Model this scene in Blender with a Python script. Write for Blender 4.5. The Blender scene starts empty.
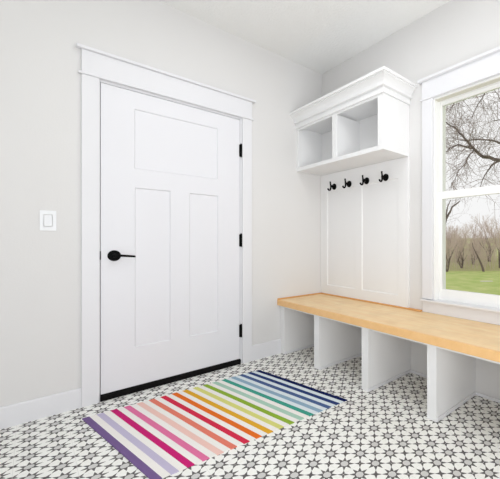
import bpy, bmesh, math, random
from mathutils import Vector, Matrix
random.seed(7)
S = bpy.context.scene
COL = S.collection

# ------------------------------------------------------------ camera
cam_d = bpy.data.cameras.new('camera')
cam = bpy.data.objects.new('camera', cam_d)
COL.objects.link(cam)
S.camera = cam
cam.location = (-2.0789, -2.7235, 1.0272)
cam.rotation_euler = (math.radians(90), 0, -0.8006)
cam_d.sensor_width = 36
cam_d.lens = 329.88 / 500 * 36
cam_d.shift_x = (250 - 371.46) / 500
cam_d.shift_y = (241.46 - 239.5) / 500
cam_d.clip_start = 0.02
cam_d.clip_end = 600

# ------------------------------------------------------------ view, world, lights
vs = S.view_settings
vs.view_transform = 'Standard'
vs.look = 'None'
vs.gamma = 1
vs.use_curve_mapping = False
vs.exposure = 0.09

W = bpy.data.worlds.new('overcast_sky')
S.world = W
W.use_nodes = True
wn = W.node_tree.nodes
wn['Background'].inputs['Color'].default_value = (1.0, 1.0, 1.0, 1)
wn['Background'].inputs['Strength'].default_value = 0.89

def area(name, loc, target, sx, sy, power, color=(1, 1, 1)):
    d = bpy.data.lights.new(name, 'AREA')
    d.shape = 'RECTANGLE'
    d.size = sx
    d.size_y = sy
    d.energy = power
    d.color = color
    o = bpy.data.objects.new(name, d)
    COL.objects.link(o)
    o.location = loc
    v = Vector(target) - Vector(loc)
    o.rotation_euler = v.to_track_quat('-Z', 'Y').to_euler()
    return o

FILL_TINT = (0.965, 0.98, 1.0)  # cool tint shared by the added fill lights
area('overhead_fill', (-1.2, -1.45, 2.70), (-1.2, -1.45, 0), 1.0, 1.0, 9, FILL_TINT)  # unseen fill added overhead to brighten the corner
area('rear_overhead_fill', (-1.2, -3.0, 2.70), (-1.2, -3.0, 0), 1.3, 1.3, 5, FILL_TINT)  # second added overhead fill, without a fixture
area('ceiling_uplight_fill', (-1.5, -3.6, 0.8), (-0.8, -0.9, 2.74), 1.6, 1.2, 8.2, FILL_TINT).data.spread = math.radians(100)  # uplight added low behind the camera to brighten the ceiling
area('left_side_fill', (-3.3, -3.0, 1.2), (0, -1.2, 1.0), 1.6, 1.8, 29, FILL_TINT)  # soft fill added from the left; the wall there is closed
area('far_left_fill', (-3.2, -4.2, 1.4), (-0.3, -0.3, 1.4), 1.6, 1.8, 20, FILL_TINT)  # another added fill, further back on the closed left side
area('low_rear_fill', (-1.8, -4.4, 0.7), (-0.5, -0.5, 0.4), 2.0, 1.0, 15, FILL_TINT)  # unseen low fill added at the rear to lift floor and bench

# ------------------------------------------------------------ materials
def lin(c):
    c = c / 255.0
    return c / 12.92 if c <= 0.04045 else ((c + 0.055) / 1.055) ** 2.4
def rgb(r, g, b):
    return (lin(r), lin(g), lin(b), 1)

def mat(name, col, rough=0.5, metal=0.0, bump=None, spec=0.5, vary=None):
    m = bpy.data.materials.new(name)
    m.use_nodes = True
    nt = m.node_tree
    b = nt.nodes['Principled BSDF']
    b.inputs['Base Color'].default_value = col
    b.inputs['Roughness'].default_value = rough
    b.inputs['Metallic'].default_value = metal
    b.inputs['Specular IOR Level'].default_value = spec
    tc = nt.nodes.new('ShaderNodeTexCoord')
    if bump:
        n = nt.nodes.new('ShaderNodeTexNoise')
        n.inputs['Scale'].default_value = bump[0]
        n.inputs['Detail'].default_value = 3
        bp = nt.nodes.new('ShaderNodeBump')
        bp.inputs['Strength'].default_value = bump[1]
        bp.inputs['Distance'].default_value = bump[2]
        nt.links.new(tc.outputs['Object'], n.inputs['Vector'])
        nt.links.new(n.outputs['Fac'], bp.inputs['Height'])
        nt.links.new(bp.outputs['Normal'], b.inputs['Normal'])
    if vary:
        n = nt.nodes.new('ShaderNodeTexNoise')
        n.inputs['Scale'].default_value = vary[0]
        n.inputs['Detail'].default_value = 4
        mx = nt.nodes.new('ShaderNodeMix')
        mx.data_type = 'RGBA'
        mx.inputs['A'].default_value = col
        mx.inputs['B'].default_value = vary[1]
        nt.links.new(tc.outputs['Object'], n.inputs['Vector'])
        nt.links.new(n.outputs['Fac'], mx.inputs['Factor'])
        nt.links.new(mx.outputs['Result'], b.inputs['Base Color'])
    return m

M = {}
M['wall'] = mat('greige_wall_paint', rgb(224, 223, 222), 0.85, bump=(110, 0.25, 0.0015), spec=0.2)
M['ceiling'] = mat('stippled_ceiling_paint', rgb(244, 244, 242), 0.9, bump=(55, 0.7, 0.004), spec=0.1)
M['trim'] = mat('white_trim_paint', rgb(230, 230, 233), 0.45, spec=0.3)
M['door'] = mat('white_door_paint', rgb(231, 231, 235), 0.4, spec=0.3)
M['cabinet'] = mat('white_cabinet_paint', rgb(239, 239, 239), 0.5, spec=0.3)
M['plastic'] = mat('white_switch_plastic', rgb(238, 240, 242), 0.3)
M['black'] = mat('matte_black_metal', rgb(5, 5, 5), 0.7, 0.0, spec=0.12)
M['rubber'] = mat('black_threshold', rgb(10, 9, 9), 0.75, spec=0.15)
M['vinyl'] = mat('white_window_vinyl', rgb(246, 246, 244), 0.4, spec=0.3)
M['head_shade'] = mat('beige_underside_shade', rgb(222, 219, 208), 0.6)  # beige stands in for shade under the window head

def wood_mat():
    m = bpy.data.materials.new('honey_maple_wood')
    m.use_nodes = True
    nt = m.node_tree
    L = nt.links.new
    b = nt.nodes['Principled BSDF']
    tc = nt.nodes.new('ShaderNodeTexCoord')
    mp = nt.nodes.new('ShaderNodeMapping')
    mp.inputs['Scale'].default_value = (14, 1.6, 14)
    n = nt.nodes.new('ShaderNodeTexNoise')
    n.inputs['Scale'].default_value = 2.2
    n.inputs['Detail'].default_value = 6
    n.inputs['Distortion'].default_value = 0.8
    cr = nt.nodes.new('ShaderNodeValToRGB')
    cr.color_ramp.elements[0].position = 0.3
    cr.color_ramp.elements[0].color = rgb(244, 206, 153)
    cr.color_ramp.elements[1].position = 0.7
    cr.color_ramp.elements[1].color = rgb(249, 222, 176)
    L(tc.outputs['Object'], mp.inputs['Vector'])
    L(mp.outputs['Vector'], n.inputs['Vector'])
    L(n.outputs['Fac'], cr.inputs['Fac'])
    # fine dark flecks, as in maple
    n2 = nt.nodes.new('ShaderNodeTexNoise')
    n2.inputs['Scale'].default_value = 9
    n2.inputs['Detail'].default_value = 5
    L(tc.outputs['Object'], n2.inputs['Vector'])
    cr2 = nt.nodes.new('ShaderNodeValToRGB')
    cr2.color_ramp.elements[0].position = 0.35
    cr2.color_ramp.elements[0].color = (0.86, 0.82, 0.78, 1)
    cr2.color_ramp.elements[1].position = 0.55
    cr2.color_ramp.elements[1].color = (1, 1, 1, 1)
    L(n2.outputs['Fac'], cr2.inputs['Fac'])
    mx = nt.nodes.new('ShaderNodeMix')
    mx.data_type = 'RGBA'
    mx.blend_type = 'MULTIPLY'
    mx.inputs['Factor'].default_value = 0.5
    L(cr.outputs['Color'], mx.inputs['A'])
    L(cr2.outputs['Color'], mx.inputs['B'])
    L(mx.outputs['Result'], b.inputs['Base Color'])
    b.inputs['Roughness'].default_value = 0.38
    b.inputs['Specular IOR Level'].default_value = 0.35
    return m
M['wood'] = wood_mat()
M['wood_edge'] = mat('golden_wood_edging', rgb(214, 150, 86), 0.5, vary=(30, rgb(232, 178, 112)))

M['wood_front'] = mat('orange_maple_nosing', rgb(236, 186, 122), 0.45, vary=(18, rgb(248, 204, 146)))

class NG:
    """small expression helper for shader math"""
    def __init__(s, nt): s.nt = nt
    def m(s, op, *a):
        n = s.nt.nodes.new('ShaderNodeMath')
        n.operation = op
        for i, x in enumerate(a):
            if hasattr(x, 'links'): s.nt.links.new(x, n.inputs[i])
            else: n.inputs[i].default_value = x
        return n.outputs[0]

def tile_mat():
    m = bpy.data.materials.new('eight_point_star_cement_tile')
    m.use_nodes = True
    nt = m.node_tree
    g = NG(nt)
    b = nt.nodes['Principled BSDF']
    tc = nt.nodes.new('ShaderNodeTexCoord')
    sx = nt.nodes.new('ShaderNodeSeparateXYZ')
    nt.links.new(tc.outputs['Object'], sx.inputs[0])
    P = 0.1015
    ox, oy = -0.9695, -1.6735
    def local(o, off):
        q = g.m('DIVIDE', g.m('SUBTRACT', o, off), P)
        return g.m('SUBTRACT', q, g.m('FLOOR', g.m('ADD', q, 0.5)))      # -0.5..0.5 about each star
    X = local(sx.outputs['X'], ox)
    Y = local(sx.outputs['Y'], oy)
    ax, ay = g.m('ABSOLUTE', X), g.m('ABSOLUTE', Y)
    hi, lo = g.m('MAXIMUM', ax, ay), g.m('MINIMUM', ax, ay)
    t = math.radians(22.5)
    # signed distance across the 22.5 degree fold, mirrored so that each tip lies at angle 0
    cr_ = g.m('SUBTRACT', g.m('MULTIPLY', lo, math.cos(t)), g.m('MULTIPLY', hi, math.sin(t)))
    al = g.m('ADD', g.m('MULTIPLY', hi, math.cos(t)), g.m('MULTIPLY', lo, math.sin(t)))
    cr_ = g.m('MULTIPLY', g.m('ABSOLUTE', cr_), -1.0)
    fx = g.m('SUBTRACT', g.m('MULTIPLY', al, math.cos(t)), g.m('MULTIPLY', cr_, math.sin(t)))
    fx2 = g.m('SUBTRACT', g.m('MULTIPLY', al, math.cos(-t)), g.m('MULTIPLY', cr_, math.sin(-t)))
    # coordinate along tip axis / perpendicular to it
    u = g.m('SUBTRACT', g.m('MULTIPLY', al, math.cos(t)), g.m('MULTIPLY', cr_, math.sin(t)))
    v = g.m('ADD', g.m('MULTIPLY', al, math.sin(t)), g.m('MULTIPLY', cr_, math.cos(t)))
    R, r = 0.46, 0.212
    ax1, ay1 = R, 0.0
    bx1, by1 = r * math.cos(t), r * math.sin(t)
    nx, ny = (by1 - ay1), -(bx1 - ax1)
    ln = math.hypot(nx, ny); nx /= ln; ny /= ln
    c = nx * ax1 + ny * ay1
    star = g.m('LESS_THAN', g.m('ADD', g.m('MULTIPLY', u, nx), g.m('MULTIPLY', g.m('ABSOLUTE', v), ny)), c)
    # octagon in the middle (flat sides facing the tips)
    octa = g.m('LESS_THAN', g.m('MULTIPLY', al, 1.0), 0.168)
    # small four-point star at the corners, tips on the diagonals
    qx = g.m('SUBTRACT', 0.5, ax)
    qy = g.m('SUBTRACT', 0.5, ay)
    k = math.sqrt(0.5)
    a = g.m('MULTIPLY', g.m('ADD', qx, qy), k)
    bb = g.m('MULTIPLY', g.m('ABSOLUTE', g.m('SUBTRACT', qx, qy)), k)
    h2, l2 = g.m('MAXIMUM', a, bb), g.m('MINIMUM', a, bb)
    R2, r2 = 0.27, 0.062
    ex, ey = r2, r2
    nx2, ny2 = ey, -(ex - R2)
    ln = math.hypot(nx2, ny2); nx2 /= ln; ny2 /= ln
    small = g.m('LESS_THAN', g.m('ADD', g.m('MULTIPLY', h2, nx2), g.m('MULTIPLY', l2, ny2)), nx2 * R2)
    dark = g.m('MAXIMUM', star, small)
    grain = nt.nodes.new('ShaderNodeTexNoise')
    grain.inputs['Scale'].default_value = 160
    nt.links.new(tc.outputs['Object'], grain.inputs['Vector'])
    def mix(f, A, B):
        n = nt.nodes.new('ShaderNodeMix')
        n.data_type = 'RGBA'
        nt.links.new(f, n.inputs['Factor'])
        for key, val in (('A', A), ('B', B)):
            if isinstance(val, tuple): n.inputs[key].default_value = val
            else: nt.links.new(val, n.inputs[key])
        return n.outputs['Result']
    white = mix(grain.outputs['Fac'], rgb(255, 255, 251), rgb(245, 245, 241))
    c1 = mix(dark, white, rgb(96, 93, 92))
    c2 = mix(octa, c1, rgb(212, 211, 209))
    # grout joints every second star
    def joint(o, off):
        q = g.m('DIVIDE', g.m('SUBTRACT', o, off), 2 * P)
        f = g.m('ABSOLUTE', g.m('SUBTRACT', q, g.m('FLOOR', g.m('ADD', q, 0.5))))
        return g.m('LESS_THAN', f, 0.003)
    j = g.m('MAXIMUM', joint(sx.outputs['X'], ox + P / 2), joint(sx.outputs['Y'], oy + P / 2))
    c3 = mix(j, c2, rgb(226, 225, 221))
    nt.links.new(c3, b.inputs['Base Color'])
    b.inputs['Roughness'].default_value = 0.6
    b.inputs['Specular IOR Level'].default_value = 0.25
    return m
M['tile'] = tile_mat()

def glass_mat():
    m = bpy.data.materials.new('clear_window_glass')
    m.use_nodes = True
    nt = m.node_tree
    nt.nodes.remove(nt.nodes['Principled BSDF'])
    out = nt.nodes['Material Output']
    tr = nt.nodes.new('ShaderNodeBsdfTransparent')
    gl = nt.nodes.new('ShaderNodeBsdfGlossy')
    gl.inputs['Roughness'].default_value = 0.02
    fr = nt.nodes.new('ShaderNodeFresnel')
    fr.inputs['IOR'].default_value = 1.3
    mx = nt.nodes.new('ShaderNodeMixShader')
    nt.links.new(fr.outputs[0], mx.inputs[0])
    nt.links.new(tr.outputs[0], mx.inputs[1])
    nt.links.new(gl.outputs[0], mx.inputs[2])
    nt.links.new(mx.outputs[0], out.inputs['Surface'])
    return m
M['glass'] = glass_mat()
M['lawn'] = mat('spring_lawn', rgb(140, 174, 74), 0.95, spec=0.05, vary=(1.3, rgb(212, 210, 150)))
M['field'] = mat('pale_field', rgb(176, 184, 122), 0.95, spec=0.05, vary=(0.08, rgb(196, 196, 140)))
M['litter'] = mat('leaf_litter', rgb(160, 158, 112), 0.95, spec=0.05, vary=(0.9, rgb(186, 184, 132)))
M['path'] = mat('pale_gravel', rgb(214, 208, 200), 0.95, spec=0.05)
M['bark'] = mat('grey_brown_bark', rgb(118, 104, 96), 0.95, spec=0.05)
M['twig'] = mat('pinkish_grey_twigs', rgb(210, 193, 184), 0.95, spec=0.05)
M['limb_twig'] = mat('brown_grey_twigs', rgb(146, 130, 122), 0.95, spec=0.05)
M['dark_bark'] = mat('dark_grey_bark', rgb(112, 101, 95), 0.95, spec=0.05)

# ------------------------------------------------------------ helpers
class MB:
    def __init__(s):
        s.bm = bmesh.new()
    def box(s, x0, x1, y0, y1, z0, z1, mi=0):
        vs_ = [s.bm.verts.new((x, y, z)) for x in (x0, x1) for y in (y0, y1) for z in (z0, z1)]
        for f in ((0, 1, 3, 2), (4, 6, 7, 5), (0, 4, 5, 1), (2, 3, 7, 6), (0, 2, 6, 4), (1, 5, 7, 3)):
            fc = s.bm.faces.new([vs_[i] for i in f])
            fc.material_index = mi
        return s
    def loft(s, rings, closed=True, caps=True):
        vr = [[s.bm.verts.new(p) for p in r] for r in rings]
        n = len(rings[0])
        for a, b in zip(vr, vr[1:]):
            for i in range(n if closed else n - 1):
                s.bm.faces.new((a[i], a[(i + 1) % n], b[(i + 1) % n], b[i]))
        if caps:
            s.bm.faces.new(vr[0][::-1])
            s.bm.faces.new(vr[-1])
        return s
    def tube(s, pts, rad, n=10, caps=True):
        pts = [Vector(p) for p in pts]
        if not hasattr(rad, '__len__'): rad = [rad] * len(pts)
        rings = []
        up = None
        for i, p in enumerate(pts):
            d = (pts[min(i + 1, len(pts) - 1)] - pts[max(i - 1, 0)]).normalized()
            if up is None:
                up = d.orthogonal().normalized()
            up = (up - d * up.dot(d)).normalized()
            sd = d.cross(up)
            rings.append([p + (up * math.cos(2 * math.pi * k / n) + sd * math.sin(2 * math.pi * k / n)) * rad[i] for k in range(n)])
        return s.loft(rings, True, caps)
    def lathe(s, origin, axis, prof, n=24):
        """prof: (distance along axis, radius)"""
        axis = Vector(axis).normalized()
        up = axis.orthogonal().normalized()
        sd = axis.cross(up)
        o = Vector(origin)
        rings = [[o + axis * h + (up * math.cos(2 * math.pi * k / n) + sd * math.sin(2 * math.pi * k / n)) * r for k in range(n)] for h, r in prof]
        return s.loft(rings, True, True)
    def build(s, name, m, parent=None, bevel=0, smooth=False, origin=None):
        bmesh.ops.recalc_face_normals(s.bm, faces=s.bm.faces)
        if origin is not None:
            bmesh.ops.translate(s.bm, verts=s.bm.verts, vec=-Vector(origin))
        me = bpy.data.meshes.new(name)
        s.bm.to_mesh(me)
        s.bm.free()
        for x in (m if isinstance(m, list) else [m]):
            me.materials.append(M[x])
        if smooth:
            for p in me.polygons: p.use_smooth = True
        o = bpy.data.objects.new(name, me)
        COL.objects.link(o)
        if origin is not None: o.location = origin
        if parent: o.parent = parent
        if bevel:
            b = o.modifiers.new('bevel', 'BEVEL')
            b.width = bevel
            b.segments = 2
            b.limit_method = 'ANGLE'
            b.angle_limit = math.radians(40)
        return o

def tag(o, label, cat=None, group=None, kind=None):
    o['label'] = label
    if cat: o['category'] = cat
    if group: o['group'] = group
    if kind: o['kind'] = kind
    return o

def empty(name, loc=(0, 0, 0)):
    o = bpy.data.objects.new(name, None)
    COL.objects.link(o)
    o.location = loc
    return o

# children are modelled in world coordinates: roots sit at the world origin unless noted
H = 2.7437                     # ceiling
DL, DR, DT = -1.772, -0.856, 2.052     # door opening
WY0, WY1, WZ0, WZ1 = -1.353, -2.42, 0.593, 2.089   # window opening
XW, YB, T = -3.4, -4.7, 0.15

# ------------------------------------------------------------ room shell
tag(MB().box(XW - T, T, YB - T, T, -0.12, 0).build('floor', 'tile'),
    'white floor tiles printed with grey eight-pointed stars', 'floor', kind='structure')
tag(MB().box(XW - T, T, YB - T, T, H, H + 0.12).build('ceiling', 'ceiling'),
    'pale stippled ceiling over the mudroom', 'ceiling', kind='structure')
w = MB()
w.box(XW - T, DL - 0.02, 0, T, 0, H).box(DR + 0.02, T, 0, T, 0, H).box(DL - 0.02, DR + 0.02, 0, T, DT + 0.02, H)
tag(w.build('wall_left', 'wall'), 'light grey painted wall holding the white door', 'wall', kind='structure')
w = MB()
w.box(0, T, WY0, 0, 0, H).box(0, T, YB - T, WY1, 0, H).box(0, T, WY1, WY0, 0, WZ0 - 0.016).box(0, T, WY1, WY0, WZ1, H)
tag(w.build('wall_right', 'wall'), 'light grey painted wall holding the window above the bench', 'wall', kind='structure')
tag(MB().box(XW - T, XW, YB, 0, 0, H).build('wall_far_left', 'wall'), 'grey painted side wall behind the camera', 'wall', kind='structure')
tag(MB().box(XW - T, 0, YB - T, YB, 0, H).build('wall_back', 'wall'), 'grey painted rear wall behind the camera', 'wall', kind='structure')

# baseboards on the door wall
def baseboard(name, x0, x1, label, h):
    b = MB()
    prof = [(0, 0), (-0.015, 0), (-0.015, h - 0.008), (-0.012, h), (0, h)]
    b.loft([[(x, y, z) for y, z in prof] for x in (x0, x1)])
    o = b.build(name, 'trim')
    tag(o, label, 'baseboard', kind='structure')
baseboard('baseboard_left', XW, -1.8635, 'tall white baseboard left of the door, below the light switch', 0.119)
baseboard('baseboard_center', -0.7615, -0.4815, 'short white baseboard between the door casing and the bench', 0.132)

# ------------------------------------------------------------ door
door = empty('door_1', ((DL + DR) / 2, 0, 0))
tag(door, 'white three-panel entry door with black hardware and wide white casing', 'door', kind='structure')
def dpart(mb, name, m, par=door, **k):
    """mesh made in world coordinates, stored relative to the door root"""
    off = Vector(door.location)
    bmesh.ops.translate(mb.bm, verts=mb.bm.verts, vec=-off)
    return mb.build(name, m, par, **k)

def paneled(mb, u0, u1, z0, z1, front, depth, panels, back, emit):
    """flat board with recessed shaker panels; emit(u, z, d) -> xyz, d measured out of the wall"""
    us = sorted({u0, u1} | {p[0] for p in panels} | {p[1] for p in panels})
    zs = sorted({z0, z1} | {p[2] for p in panels} | {p[3] for p in panels})
    bm = mb.bm
    def quad(pts): bm.faces.new([bm.verts.new(emit(*p)) for p in pts])
    def inside(u, z): return any(p[0] < u < p[1] and p[2] < z < p[3] for p in panels)
    for i in range(len(us) - 1):
        for j in range(len(zs) - 1):
            a, b, c, d = us[i], us[i + 1], zs[j], zs[j + 1]
            if inside((a + b) / 2, (c + d) / 2): continue
            quad([(a, c, front), (b, c, front), (b, d, front), (a, d, front)])
    s = 0.006
    for a, b, c, d in panels:
        f2 = front - depth
        quad([(a + s, c + s, f2), (b - s, c + s, f2), (b - s, d - s, f2), (a + s, d - s, f2)])
        quad([(a, c, front), (b, c, front), (b - s, c + s, f2), (a + s, c + s, f2)])
        quad([(a, d, front), (b, d, front), (b - s, d - s, f2), (a + s, d - s, f2)])
        quad([(a, c, front), (a, d, front), (a + s, d - s, f2), (a + s, c + s, f2)])
        quad([(b, c, front), (b, d, front), (b - s, d - s, f2), (b - s, c + s, f2)])
    quad([(u0, z0, front), (u0, z1, front), (u0, z1, back), (u0, z0, back)])
    quad([(u1, z0, front), (u1, z1, front), (u1, z1, back), (u1, z0, back)])
    quad([(u0, z0, front), (u1, z0, front), (u1, z0, back), (u0, z0, back)])
    quad([(u0, z1, front), (u1, z1, front), (u1, z1, back), (u0, z1, back)])
    quad([(u0, z0, back), (u1, z0, back), (u1, z1, back), (u0, z1, back)])
    bmesh.ops.remove_doubles(bm, verts=bm.verts, dist=1e-5)
    return mb

slab = paneled(MB(), DL + 0.003, DR - 0.004, 0.043, DT - 0.004, 0.0, 0.009,
               [(-1.590, -1.038, 1.524, 1.932), (-1.588, -1.372, 0.306, 1.396), (-1.247, -1.035, 0.306, 1.394)],
               -0.045, lambda u, z, d: (u, -d + 0.0, z))
slab_o = dpart(slab, 'door_slab', 'door')
# jamb with stop
j = MB()
j.box(DL - 0.019, DL, 0.0, T, 0, DT + 0.019).box(DR, DR + 0.019, 0.0, T, 0, DT + 0.019).box(DL, DR, 0.0, T, DT, DT + 0.019)
j.box(DL, DL + 0.012, 0.047, 0.07, 0.05, DT).box(DR - 0.012, DR, 0.047, 0.07, 0.05, DT).box(DL + 0.012, DR - 0.012, 0.047, 0.07, DT - 0.012, DT)
dpart(j, 'door_jamb', 'trim')
# casing
cs = MB()
cs.box(-1.863, DL - 0.006, -0.019, -0.0005, 0, 2.066)
co = dpart(cs, 'side_casing', 'trim', bevel=0.0015)
cs = MB()
cs.box(DR + 0.012, -0.762, -0.019, -0.0005, 0, 2.066)
dpart(cs, 'side_casing', 'trim', bevel=0.0015)
hd = MB().box(-1.863, -0.762, -0.021, -0.0005, 2.080, 2.219)
head = dpart(hd, 'head_casing', 'trim', bevel=0.001)
dpart(MB().box(-1.880, -0.750, -0.030, -0.0005, 2.066, 2.080), 'fillet_strip', 'trim', bevel=0.003)
dpart(MB().box(-1.888, -0.736, -0.042, -0.0005, 2.219, 2.238), 'cap_moulding', 'trim', bevel=0.004)
# threshold and sweep
th = MB()
th.loft([[(x, y, z) for y, z in ((0.0, 0.001), (-0.012, 0.001), (-0.012, 0.030), (-0.004, 0.040), (T, 0.040), (T, 0.001))] for x in (DL + 0.001, DR + 0.0)])
dpart(th, 'threshold', 'rubber')
# hinges
for zc in (1.790, 1.036, 0.276):
    h = MB()
    for k in range(3):
        h.tube([(DR + 0.004, -0.008, zc - 0.052 + k * 0.035), (DR + 0.004, -0.008, zc - 0.052 + k * 0.035 + 0.034)], 0.0075, 12)
    h.lathe((DR + 0.004, -0.008, zc + 0.052), (0, 0, 1), [(0, 0.0078), (0.003, 0.0078), (0.006, 0.004)], 12)
    h.box(DR - 0.010, DR + 0.006, -0.004, -0.0005, zc - 0.05, zc + 0.05)
    o = dpart(h, 'hinge', 'black')
# lever handle
hz = 0.934
hx = -1.700
rs = MB().lathe((hx, 0, hz), (0, -1, 0), [(0, 0.0355), (0.006, 0.0355), (0.011, 0.032), (0.012, 0.014), (0.045, 0.011), (0.050, 0.013), (0.058, 0.012), (0.060, 0.006)], 28)
hand = dpart(rs, 'door_handle', 'black', smooth=False)
lv = MB()
pts = [(hx - 0.012, -0.051, hz), (hx + 0.03, -0.052, hz + 0.0005), (hx + 0.065, -0.050, hz - 0.003), (hx + 0.095, -0.047, hz - 0.006), (hx + 0.108, -0.043, hz - 0.008)]
rings = []
for i, p in enumerate(pts):
    a, b = 0.0055, 0.0082 - 0.0005 * i
    rings.append([(p[0], p[1] + a * math.cos(t * math.pi / 4), p[2] + b * math.sin(t * math.pi / 4)) for t in range(8)])
lv.loft(rings)
lever = dpart(lv, 'lever', 'black', par=hand, smooth=True)
lp = MB().box(DL - 0.001, DL + 0.0035, -0.003, 0.03, 0.91, 0.965)
dpart(lp, 'latch_plate', 'black')

# ------------------------------------------------------------ window
win = empty('window_1', (0, (WY0 + WY1) / 2, WZ0))
tag(win, 'white double-hung window with wide flat casing above the bench', 'window', kind='structure')
def wpart(mb, name, m, par=win, **k):
    bmesh.ops.translate(mb.bm, verts=mb.bm.verts, vec=-Vector(win.location))
    return mb.build(name, m, par, **k)
CO0, CO1 = -1.258, WY1 - 0.095
wpart(MB().box(-0.019, -0.0005, WY0 + 0.002, CO0, WZ0 + 0.004, 2.088), 'side_casing', 'trim', bevel=0.0015)
wpart(MB().box(-0.019, -0.0005, CO1, WY1 - 0.002, WZ0 + 0.004, 2.088), 'side_casing', 'trim', bevel=0.0015)
wpart(MB().box(-0.021, -0.0005, CO1, CO0, 2.100, 2.228), 'head_casing', 'trim', bevel=0.001)
wpart(MB().box(-0.028, -0.0005, CO1 - 0.014, CO0 + 0.014, 2.088, 2.100), 'fillet_strip', 'trim', bevel=0.003)
wpart(MB().box(-0.043, -0.0005, CO1 - 0.028, CO0 + 0.028, 2.228, 2.250), 'cap_moulding', 'trim', bevel=0.004)
st = MB()
st.box(-0.033, T, WY1 + 0.0005, WY0 - 0.0005, WZ0 - 0.014, WZ0).box(-0.033, -0.0005, CO1 - 0.008, WY1 + 0.0005, WZ0 - 0.014, WZ0).box(-0.033, -0.0005, WY0 - 0.0005, CO0 + 0.008, WZ0 - 0.014, WZ0)
wpart(st, 'window_sill', 'trim', bevel=0.002)
wpart(MB().box(-0.012, -0.0005, CO1, CO0, 0.4955, WZ0 - 0.014), 'apron', 'trim', bevel=0.001)
jb = MB()
jb.box(0, T, WY0 - 0.008, WY0, WZ0, WZ1).box(0, T, WY1, WY1 + 0.012, WZ0, WZ1).box(0, T, WY1 + 0.012, WY0 - 0.008, WZ1 - 0.012, WZ1)
jb.box(0.05, T, WY1 + 0.012, WY0 - 0.008, WZ0 + 0.0003, WZ0 + 0.018)
wpart(jb, 'window_jamb', 'vinyl')
wpart(MB().box(0.0005, 0.046, WY1 + 0.004, WY0 - 0.004, WZ1 - 0.017, WZ1 - 0.012), 'head_shade_liner', 'head_shade')  # thin liner added to colour the shaded underside of the head
def sash(x0, x1, y0, y1, z0, z1, sl, sr, sb, stp):
    f = MB()
    f.box(x0, x1, y0, y0 + sr, z0, z1).box(x0, x1, y1 - sl, y1, z0, z1)
    f.box(x0, x1, y0 + sr, y1 - sl, z0, z0 + sb).box(x0, x1, y0 + sr, y1 - sl, z1 - stp, z1)
    o = wpart(f, 'sash', 'vinyl', bevel=0.002)
    xm = (x0 + x1) / 2
    p = wpart(MB().box(xm - 0.002, xm + 0.002, y0 + sr - 0.004, y1 - sl + 0.004, z0 + sb - 0.004, z1 - stp + 0.004), 'glass_pane', 'glass', par=o)
    return o
lo_ = sash(0.048, 0.074, WY1 + 0.012, WY0 - 0.008, WZ0 + 0.018, 1.398, 0.028, 0.028, 0.062, 0.055)
up_ = sash(0.076, 0.102, WY1 + 0.012, WY0 - 0.008, 1.352, WZ1 - 0.012, 0.012, 0.012, 0.050, 0.026)

# ------------------------------------------------------------ wall panel behind the hooks
pan = paneled(MB(), -1.124, -0.002, 0.506, 1.6965, 0.018, 0.007,
              [(-0.517, -0.107, 0.592, 1.540), (-1.025, -0.602, 0.592, 1.538)], 0.0006,
              lambda u, z, d: (-d, u, z))
tag(pan.build('wall_panel', 'cabinet', origin=(0, -0.56, 0.506)), 'white recessed two-panel wainscot board between the bench and the cubby cabinet', 'wall panel')

# ------------------------------------------------------------ upper cubby cabinet
cab = empty('cubby_cabinet', (-0.15, -0.56, 1.698))
tag(cab, 'white open two-cubby wall cabinet with crown moulding, mounted over the hooks', 'cabinet')
def part(mb, name, m, root, **k):
    par = k.pop('par', root)
    bmesh.ops.translate(mb.bm, verts=mb.bm.verts, vec=-Vector(root.location))
    return mb.build(name, m, par, **k)
CX, CY = -0.306, -1.123
part(MB().box(CX, -0.0008, CY, -0.001, 1.698, 1.731), 'bottom_shelf', 'cabinet', cab, bevel=0.0012)
part(MB().box(CX + 0.02, -0.0008, CY + 0.001, CY + 0.02, 1.731, 2.14), 'side_panel', 'cabinet', cab)
part(MB().box(CX + 0.02, -0.0008, -0.02, -0.001, 1.731, 2.14), 'side_panel', 'cabinet', cab)
part(MB().box(CX + 0.02, -0.0158, -0.576, -0.557, 1.731, 2.10), 'divider', 'cabinet', cab)
part(MB().box(-0.0158, -0.0008, CY + 0.02, -0.02, 1.731, 2.14), 'back_panel', 'cabinet', cab)
part(MB().box(CX + 0.02, -0.0158, CY + 0.02, -0.02, 2.12, 2.14), 'top_panel', 'cabinet', cab)
ff = MB()
ff.box(CX, CX + 0.02, -0.030, -0.001, 1.731, 2.14).box(CX, CX + 0.02, -0.596, -0.540, 1.731, 2.088)
ff.box(CX, CX + 0.02, CY, -1.068, 1.731, 2.14).box(CX, CX + 0.02, -1.068, -0.030, 2.088, 2.14)
part(ff, 'face_frame', 'cabinet', cab)
# crown: profile swept round the front and the exposed right side
prof = [(0.000, 2.104), (0.014, 2.104), (0.014, 2.134), (0.007, 2.136), (0.007, 2.147), (0.028, 2.150), (0.030, 2.154), (0.030, 2.160), (0.022, 2.163),
        (0.022, 2.168), (0.027, 2.182), (0.038, 2.197), (0.053, 2.208), (0.063, 2.213), (0.063, 2.219), (0.078, 2.221), (0.078, 2.240), (0.000, 2.240)]
cr = MB()
rings = []
for (bx, by, sx_, sy_) in ((CX, -0.001, -1, 0), (CX, CY, -1, -1), (-0.0008, CY, 0, -1)):
    rings.append([(bx + sx_ * d, by + sy_ * d, z) for d, z in prof])
cr.loft(rings)
part(cr, 'crown_moulding', 'cabinet', cab)
part(MB().box(CX + 0.001, -0.0008, CY + 0.001, -0.001, 2.141, 2.238), 'crown_backing', 'cabinet', cab)

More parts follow.
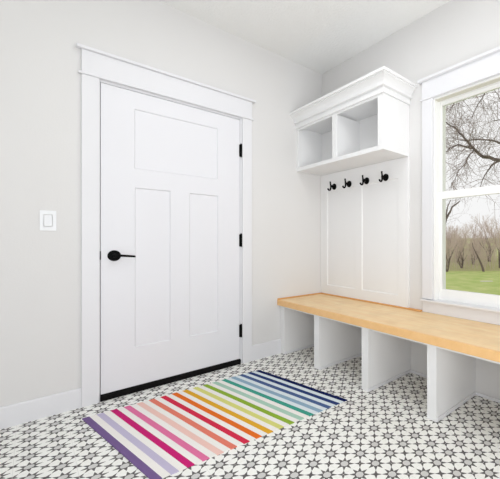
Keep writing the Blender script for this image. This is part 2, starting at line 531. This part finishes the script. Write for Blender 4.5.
# ------------------------------------------------------------ coat hooks
def make_hook(loc):
    r = empty('coat_hook', loc)
    a = MB().lathe((0, 0, 0), (-1, 0, 0), [(0, 0.030), (0.006, 0.030), (0.012, 0.026), (0.014, 0.012)], 24)
    a.build('mounting_plate', 'black', r)
    h = MB()
    h.tube([(-0.008, 0, 0), (-0.026, 0, 0.0), (-0.048, 0, 0.002)], [0.011, 0.0085, 0.0125], 10)
    h.tube([(-0.046, 0, -0.002), (-0.049, 0, 0.014), (-0.052, 0, 0.030), (-0.053, 0, 0.043)], [0.0085, 0.0075, 0.007, 0.008], 10)
    h.tube([(-0.046, 0, 0.002), (-0.047, 0, -0.014), (-0.050, 0, -0.030), (-0.058, 0, -0.040), (-0.069, 0, -0.041), (-0.078, 0, -0.034), (-0.080, 0, -0.025)],
           [0.0085, 0.0078, 0.0075, 0.0075, 0.0075, 0.0075, 0.0085], 10)
    h.build('hook_arm', 'black', r, smooth=True)
    return r
labs = ['black double coat hook nearest the room corner', 'black double coat hook second from the room corner',
        'black double coat hook third from the room corner', 'black double coat hook closest to the window']
ys = []
hook0 = make_hook((-0.018, -0.215, 1.566))
for i, y in enumerate((-0.222, -0.438, -0.668, -0.893)):
    if i == 0: r = hook0
    else:
        r = hook0.copy()
        COL.objects.link(r)
        for ch in list(hook0.children):
            c = ch.copy()
            COL.objects.link(c)
            c.parent = r
    r.location = (-0.018, y, 1.5615)
    tag(r, labs[i], 'coat hook', 'coat hooks in a row under the cubby cabinet')

# ------------------------------------------------------------ bench
BY = -2.78
bench = empty('storage_bench', (-0.25, -1.39, 0))
tag(bench, 'long built-in bench with honey wood seat and open white shoe bays below', 'bench')
part(MB().box(-0.493, -0.0008, BY, -0.001, 0.4447, 0.4944), 'wooden_seat', 'wood', bench)['label'] = 'pale honey maple seat board'
part(MB().box(-0.513, -0.4932, BY, -0.001, 0.4447, 0.4944), 'front_nosing', 'wood_front', bench, bevel=0.003)['label'] = 'orange-toned wood front edge'
et = MB()
et.box(-0.028, -0.001, -1.250, -0.002, 0.4946, 0.5055).box(-0.511, -0.028, -0.012, -0.001, 0.4946, 0.5055)
part(et, 'edge_trim', 'wood_edge', bench, bevel=0.003)['label'] = 'thin darker wood edging against the walls'
part(MB().box(-0.486, -0.466, BY, -0.001, 0.428, 0.4445), 'front_rail', 'cabinet', bench)
for (a, b) in ((-0.066, -0.002), (-0.590, -0.523), (-1.140, -1.077), (-1.684, -1.622), (-2.235, -2.172), (BY, -2.72)):
    d = MB()
    d.box(-0.480, -0.460, a, b, 0.001, 0.428)
    pw = 0.010
    d.box(-0.460, -0.001, a + 0.004, b - 0.004 if b > -0.01 else b - 0.004, 0.001, 0.444)
    dp = part(d, 'divider_panel', 'cabinet', bench)
    s = MB()
    s.box(-0.476, -0.012, a - 0.007, a + 0.0038, 0.001, 0.022)
    if a > BY + 0.1: part(s, 'shoe_moulding', 'trim', bench, par=dp, bevel=0.002)
back = MB().box(-0.012, -0.0008, BY, -0.066, 0.001, 0.022)
part(back, 'rear_moulding', 'trim', bench, bevel=0.002)

# ------------------------------------------------------------ light switch
sw = empty('light_switch', (-2.0105, 0, 1.150))
tag(sw, 'white rocker light switch on the wall left of the door', 'light switch')
pl = MB()
pl.box(-0.035, -0.019, -0.006, -0.0003, -0.059, 0.059).box(0.019, 0.035, -0.006, -0.0003, -0.059, 0.059)
pl.box(-0.019, 0.019, -0.006, -0.0003, -0.059, -0.036).box(-0.019, 0.019, -0.006, -0.0003, 0.036, 0.059)
pl.build('switch_plate', 'plastic', sw)
rk = MB()
rk.loft([[(x, y, z) for y, z in ((-0.0005, -0.033), (-0.016, -0.033), (-0.0075, 0.033), (-0.0005, 0.033))] for x in (-0.0165, 0.0165)])
rk.build('rocker', 'plastic', sw)

# ------------------------------------------------------------ striped rug
cols = [(124, 100, 150), (202, 194, 220), (208, 40, 120), (232, 122, 168), (246, 206, 196), (236, 132, 112), (220, 52, 80), (236, 116, 42),
        (232, 176, 52), (222, 222, 132), (148, 182, 62), (178, 212, 194), (70, 166, 146), (150, 180, 202), (78, 102, 150), (46, 66, 122), (20, 34, 88)]
def cloth(name, c):
    m = bpy.data.materials.new(name)
    m.use_nodes = True
    nt = m.node_tree
    b = nt.nodes['Principled BSDF']
    b.inputs['Roughness'].default_value = 0.95
    b.inputs['Specular IOR Level'].default_value = 0.1
    tc = nt.nodes.new('ShaderNodeTexCoord')
    n = nt.nodes.new('ShaderNodeTexNoise')
    n.inputs['Scale'].default_value = 260
    n.inputs['Detail'].default_value = 2
    mx = nt.nodes.new('ShaderNodeMix')
    mx.data_type = 'RGBA'
    mx.inputs['A'].default_value = tuple(v * 0.88 for v in rgb(*c)[:3]) + (1,)
    mx.inputs['B'].default_value = tuple(min(1, v * 1.06) for v in rgb(*c)[:3]) + (1,)
    nt.links.new(tc.outputs['Object'], n.inputs['Vector'])
    nt.links.new(n.outputs['Fac'], mx.inputs['Factor'])
    nt.links.new(mx.outputs['Result'], b.inputs['Base Color'])
    bp = nt.nodes.new('ShaderNodeBump')
    bp.inputs['Strength'].default_value = 0.3
    bp.inputs['Distance'].default_value = 0.002
    nt.links.new(n.outputs['Fac'], bp.inputs['Height'])
    nt.links.new(bp.outputs['Normal'], b.inputs['Normal'])
    return m
names = ['purple', 'lavender', 'magenta', 'pink', 'peach', 'salmon', 'red', 'orange', 'gold', 'pale_lime', 'green', 'sage', 'teal', 'powder_blue', 'slate_blue', 'navy', 'midnight']
mats = []
for n_, c in zip(names, cols):
    M['rug_' + n_] = cloth(n_ + '_weave', c)
    mats.append('rug_' + n_)
M['rug_white'] = cloth('cream_weave', (250, 246, 242))
M['rug_cool'] = cloth('cool_white_weave', (228, 238, 243))
mats += ['rug_white', 'rug_cool']
TLc, TRc, BRc, BLc = [Vector(p) for p in ((-1.876, -0.196, 0), (-0.815, -0.250, 0), (-0.657, -1.129, 0), (-1.717, -1.078, 0))]
rb = bmesh.new()
NU, NV = 33, 24
top = []
for i in range(NU + 1):
    col = []
    for jj in range(NV + 1):
        u_, v_ = i / NU, jj / NV
        p = TLc.lerp(TRc, u_).lerp(BLc.lerp(BRc, u_), v_)
        z = 0.0045 + 0.0006 * math.sin(u_ * 17) * math.sin(v_ * 9 + 1)
        col.append((rb.verts.new((p.x, p.y, z)), rb.verts.new((p.x, p.y, 0.0008))))
    top.append(col)
for i in range(NU):
    mi = (i // 2) if i % 2 == 0 else (18 if i >= 25 else 17)
    for jj in range(NV):
        for k, flip in ((0, False), (1, True)):
            q = [top[i][jj][k], top[i + 1][jj][k], top[i + 1][jj + 1][k], top[i][jj + 1][k]]
            f = rb.faces.new(q[::-1] if not flip else q)
            f.material_index = mi
    for jj in (0, NV):
        f = rb.faces.new([top[i][jj][0], top[i + 1][jj][0], top[i + 1][jj][1], top[i][jj][1]])
        f.material_index = mi
for i, mi in ((0, 0), (NU, 16)):
    for jj in range(NV):
        f = rb.faces.new([top[i][jj][0], top[i][jj + 1][0], top[i][jj + 1][1], top[i][jj][1]])
        f.material_index = mi
mbx = MB()
mbx.bm.free()
mbx.bm = rb
tag(mbx.build('striped_rug', mats, origin=(-1.27, -0.66, 0.0)), 'flat-woven rug in rainbow stripes from purple to navy, on the tiles before the door', 'rug')

# ------------------------------------------------------------ outdoors
GZ = -1.4
g = MB()
g.box(0.6, 60, -30, 70, GZ - 0.2, GZ)
tag(g.build('ground_lawn', 'lawn'), 'green spring lawn outside the window', 'lawn', kind='structure')
fw, rt = Vector((0.71777, 0.69628, 0)), Vector((0.69628, -0.71777, 0))
def at(D, px, z=0):          # point D metres ahead of the viewpoint along the heading of column px
    p = Vector((-2.0789, -2.7235, 0)) + (fw + rt * ((px - 371.46) / 329.88)) * D
    return Vector((p.x, p.y, z))
g = MB()
q = [at(27, 380), at(27, 640), at(46.5, 660), at(46.5, 360)]
g.loft([[(p.x, p.y, GZ + (0.008 if i < 2 else 0.35)) for i, p in enumerate(q)], [(p.x, p.y, GZ - 0.2) for p in q]])
tag(g.build('ground_woodland', 'litter'), 'brown leaf-littered ground beneath the bare trees', 'woodland floor', kind='structure')
g = MB()
q = [at(46, 380), at(46, 640), at(260, 700), at(260, 300)]
g.loft([[(p.x, p.y, GZ + (0.01 if i < 2 else 5.0)) for i, p in enumerate(q)], [(p.x, p.y, GZ - 0.2) for p in q]])
tag(g.build('ground_field', 'field'), 'pale yellow-green field rising behind the bare trees', 'field', kind='structure')
g = MB()
a, b = at(19.9, 481), at(20.25, 480)
c, d = at(20.3, 492), at(20.0, 493)
g.loft([[(p.x, p.y, GZ + 0.012) for p in (a, b, c, d)], [(p.x, p.y, GZ - 0.05) for p in (a, b, c, d)]])
tag(g.build('ground_path', 'path'), 'thin pale strip of gravel path crossing the lawn', 'path', kind='structure')

def seg(bm, p, q, r0, r1, n=3):
    d = (q - p)
    if d.length < 1e-6: return
    d.normalize()
    u_ = d.orthogonal().normalized()
    v_ = d.cross(u_)
    A, B = [], []
    for k in range(n):
        t = 2 * math.pi * k / n
        o = u_ * math.cos(t) + v_ * math.sin(t)
        A.append(bm.verts.new(p + o * r0))
        B.append(bm.verts.new(q + o * r1))
    for k in range(n):
        bm.faces.new((A[k], A[(k + 1) % n], B[(k + 1) % n], B[k]))

def rv(rn, s=1): return Vector((rn.gauss(0, s), rn.gauss(0, s), rn.gauss(0, s)))
def grow(bmT, bmC, p, d, length, rad, depth, rn, droop=0.0, kids=(2, 3), spread=0.55, rmin=0.004):
    n = 3 if depth > 1 else 2
    bm = bmT if depth >= 4 else bmC
    for i in range(n):
        d2 = (d + rv(rn, 0.10) + Vector((0, 0, (0.16 if droop == 0 else 0.0) - droop))).normalized()
        q = p + d2 * (length / n)
        r1 = max(rad * 0.86, rmin)
        seg(bm, p, q, rad, r1, 6 if depth >= 4 else 3)
        p, d, rad = q, d2, r1
        if depth > 0 and i < n - 1 and rn.random() < 0.75:
            s = rv(rn)
            s = (s - d * s.dot(d)).normalized()
            grow(bmT, bmC, p, (d + s * spread * 1.3).normalized(), length * 0.62, rad * 0.55, depth - 1, rn, droop, kids, spread, rmin)
    if depth > 0:
        for k in range(rn.randint(*kids)):
            s = rv(rn)
            s = (s - d * s.dot(d)).normalized()
            grow(bmT, bmC, p, (d + s * spread * rn.uniform(0.5, 1.2)).normalized(), length * rn.uniform(0.62, 0.85), rad * 0.68, depth - 1, rn, droop, kids, spread, rmin)

def mesh_of(bm, name, m):
    me = bpy.data.meshes.new(name)
    bm.to_mesh(me)
    bm.free()
    me.materials.append(M[m])
    return me
def tree_proto(seed, height, spread, stems=1):
    rn = random.Random(seed)
    T_, C_ = bmesh.new(), bmesh.new()
    for s in range(stems):
        d = Vector((rn.gauss(0, 0.12 * stems), rn.gauss(0, 0.12 * stems), 1)).normalized()
        base = Vector((rn.gauss(0, 0.012 * (stems - 1)), rn.gauss(0, 0.012 * (stems - 1)), -0.1))
        grow(T_, C_, base, d, height * 0.27, height * 0.017, 5, rn, 0, (1, 3), spread, 0.0052)
    return mesh_of(T_, 'trunk', 'bark'), mesh_of(C_, 'twigs', 'twig')
protos = [tree_proto(11, 4.6, 0.55, 2), tree_proto(23, 4.2, 0.6, 3), tree_proto(5, 4.8, 0.5, 1), tree_proto(37, 3.4, 0.75, 3)]
def plant(name, k, loc, rz, sc, label, cat, group=None):
    r = empty(name, loc)
    r.rotation_euler = (0, 0, rz)
    r.scale = (sc, sc, sc)
    for nm, me in zip(('trunk', 'twigs'), protos[k]):
        o = bpy.data.objects.new(nm, me)
        COL.objects.link(o)
        o.parent = r
    tag(r, label, cat, group)
spots = [(26.5, 447, 0, .95), (26.5, 484, 2, 1.2), (27, 517, 1, 1.2), (29.5, 462, 1, 1.0), (29.5, 500, 0, 1.35), (33, 447, 2, 1.25), (33, 473, 3, 1.1),
         (33, 514, 2, 1.4), (36.5, 459, 0, 1.3), (36.5, 490, 1, 1.6), (40, 447, 3, 1.7), (40, 476, 0, 1.35), (40, 504, 2, 1.7)]
rn = random.Random(3)
for n_, (D, px, k, sc) in enumerate(spots):
    p = at(D, px)
    plant('bare_tree', k, (p.x, p.y, GZ), rn.uniform(0, 6.28), sc,
          {0: 'bare twin-stemmed tree at the near edge of the thicket, by the left window stile',
           1: 'bare single-stemmed tree at the near edge of the thicket, mid-way across the lower pane'}.get(
              n_, 'bare grey-brown tree in the thicket along the far edge of the lawn'), 'tree', 'bare trees beyond the lawn')

# tangle of thin saplings and brush between the trees
bb = bmesh.new()
rn = random.Random(41)
for _ in range(850):
    D = rn.uniform(27.5, 42)
    px = rn.uniform(425, 540)
    if px > 494 and rn.random() < 0.75: continue
    p = at(D, px, GZ)
    h_ = rn.uniform(0.5, 1.0) ** 1.6 * 2.5
    d = Vector((rn.gauss(0, 0.13), rn.gauss(0, 0.13), 1)).normalized()
    q0, r0 = p, rn.uniform(0.006, 0.013)
    for k in range(4):
        q1 = q0 + (d + rv(rn, 0.09)).normalized() * h_ / 4
        seg(bb, q0, q1, r0, r0 * 0.8)
        r0 *= 0.8
        if k > 0:
            for m_ in range(2):
                e = (d + rv(rn, 0.35)).normalized()
                e.z = abs(e.z)
                q2 = q1 + e * h_ * 0.2
                seg(bb, q1, q2, r0 * 0.8, 0.004)
                seg(bb, q2, q2 + (e + rv(rn, 0.3)).normalized() * h_ * 0.14, 0.004, 0.003)
        q0 = q1
bo = bpy.data.objects.new('undergrowth', mesh_of(bb, 'undergrowth', 'twig'))
COL.objects.link(bo)
tag(bo, 'pinkish-grey tangle of bare saplings and brush among the trees', 'undergrowth', kind='stuff')

# big spreading tree whose limbs cross the upper sash
big = empty('shade_tree', at(7.6, 575, GZ))
tag(big, 'large bare dark-limbed tree close outside, branches filling the upper window pane', 'tree')
rn = random.Random(9)
Tb, Cb = bmesh.new(), bmesh.new()
def limb(pts, r0, r1, twigs, tl, up=0.2):
    P = [Vector(p) for p in pts]
    out = []
    for a, b in zip(P, P[1:]):       # subdivide with a little crookedness
        for k in range(3):
            q = a.lerp(b, k / 3) + (rv(rn, 0.012) if k else Vector())
            out.append(q)
    out.append(P[-1])
    n = len(out) - 1
    for i in range(n):
        seg(Tb, out[i], out[i + 1], r0 + (r1 - r0) * i / n, r0 + (r1 - r0) * (i + 1) / n, 7)
        for k in range(twigs):
            if rn.random() < 0.8:
                d = (out[i + 1] - out[i]).normalized()
                s = rv(rn)
                s = (s - d * s.dot(d)).normalized()
                grow(Tb, Cb, out[i].lerp(out[i + 1], rn.random()), (d * 0.5 + s + Vector((0, 0, up))).normalized(), tl * rn.uniform(0.5, 1.1), 0.0055, 2, rn, 0.001, (1, 2), 0.8, 0.0019)
def V(D, px, py): 
    p = at(D, px)
    return Vector((p.x, p.y, 1.0272 + (241.46 - py) / 329.88 * D))
tb = at(7.6, 575)
fork = Vector((tb.x + 0.05, tb.y, 2.2))
limb([(tb.x, tb.y, GZ - 0.1), (tb.x + 0.04, tb.y - 0.03, 0.5), fork], 0.26, 0.19, 0, 1)
limb([fork, V(7.4, 535, 172), V(7.2, 513, 163), V(7.1, 500, 160.3)], 0.10, 0.038, 0, 0.5)
limb([V(7.1, 500, 160.3), V(7, 483, 156.7), V(7, 477, 152), V(6.95, 470, 145), V(6.9, 463, 136), V(6.9, 454, 127), V(6.8, 443, 120)], 0.038, 0.010, 3, 0.5)
limb([V(7.1, 505, 161), V(7.3, 525, 152), V(7.4, 510, 145), V(7.3, 500, 143.5), V(7.2, 488, 140), V(7.1, 478, 139.5), V(7.0, 466, 141), V(6.9, 452, 137)], 0.03, 0.007, 3, 0.5)
limb([V(6.98, 473, 148), V(6.9, 467, 147), V(6.8, 457, 145), V(6.8, 450, 148), V(6.7, 441, 153)], 0.022, 0.007, 3, 0.45)
limb([V(6.98, 474, 149), V(6.8, 468, 157), V(6.8, 464, 165), V(6.7, 457, 174), V(6.7, 451, 188)], 0.015, 0.005, 3, 0.4, -0.3)
limb([V(7.1, 500, 160), V(7.0, 491, 166), V(7.0, 485, 175), V(6.9, 480, 188)], 0.025, 0.005, 2, 0.4, -0.3)
limb([fork, V(7.6, 540, 120), V(7.5, 515, 95), V(7.4, 500, 85), V(7.4, 488, 78), V(7.4, 470, 70)], 0.09, 0.012, 2, 0.7, -0.1)
limb([V(7.4, 490, 80), V(7.3, 484, 95), V(7.2, 476, 108), V(7.2, 470, 124)], 0.018, 0.005, 3, 0.5)
limb([V(7.5, 512, 92), V(7.3, 503, 104), V(7.2, 494, 90)], 0.02, 0.006, 3, 0.5)
limb([V(7.4, 475, 72), V(7.2, 462, 88), V(7.1, 455, 100), V(7.1, 450, 112)], 0.016, 0.005, 3, 0.5)
limb([V(7.5, 560, 130), V(7.3, 540, 100), V(7.3, 520, 112), V(7.2, 506, 118), V(7.1, 492, 121)], 0.03, 0.006, 2, 0.5)
limb([V(7.3, 530, 168), V(7.2, 520, 185), V(7.1, 505, 190)], 0.03, 0.006, 2, 0.5)
for nm, bm_, m_ in (('trunk', Tb, 'dark_bark'), ('twigs', Cb, 'limb_twig')):
    bmesh.ops.translate(bm_, verts=bm_.verts, vec=-Vector(big.location))
    o = bpy.data.objects.new(nm, mesh_of(bm_, nm, m_))
    COL.objects.link(o)
    o.parent = big
# a leaning tree at the left of the lower pane
lean = empty('leaning_tree', at(13, 440, GZ))
tag(lean, 'dark bare tree leaning in at the left of the lower window pane', 'tree')
Tb, Cb = bmesh.new(), bmesh.new()
b0 = at(13, 441)
limb([(b0.x, b0.y, GZ - 0.1), V(13, 442, 262), V(13, 443, 235), V(13, 446, 219), V(13, 452, 207), V(13, 460, 201)], 0.09, 0.02, 1, 0.5)
limb([V(13, 445, 222), V(13, 447, 209), V(13, 451, 200)], 0.04, 0.012, 2, 0.5)
for nm, bm_, m_ in (('trunk', Tb, 'dark_bark'), ('twigs', Cb, 'limb_twig')):
    bmesh.ops.translate(bm_, verts=bm_.verts, vec=-Vector(lean.location))
    o = bpy.data.objects.new(nm, mesh_of(bm_, nm, m_))
    COL.objects.link(o)
    o.parent = lean
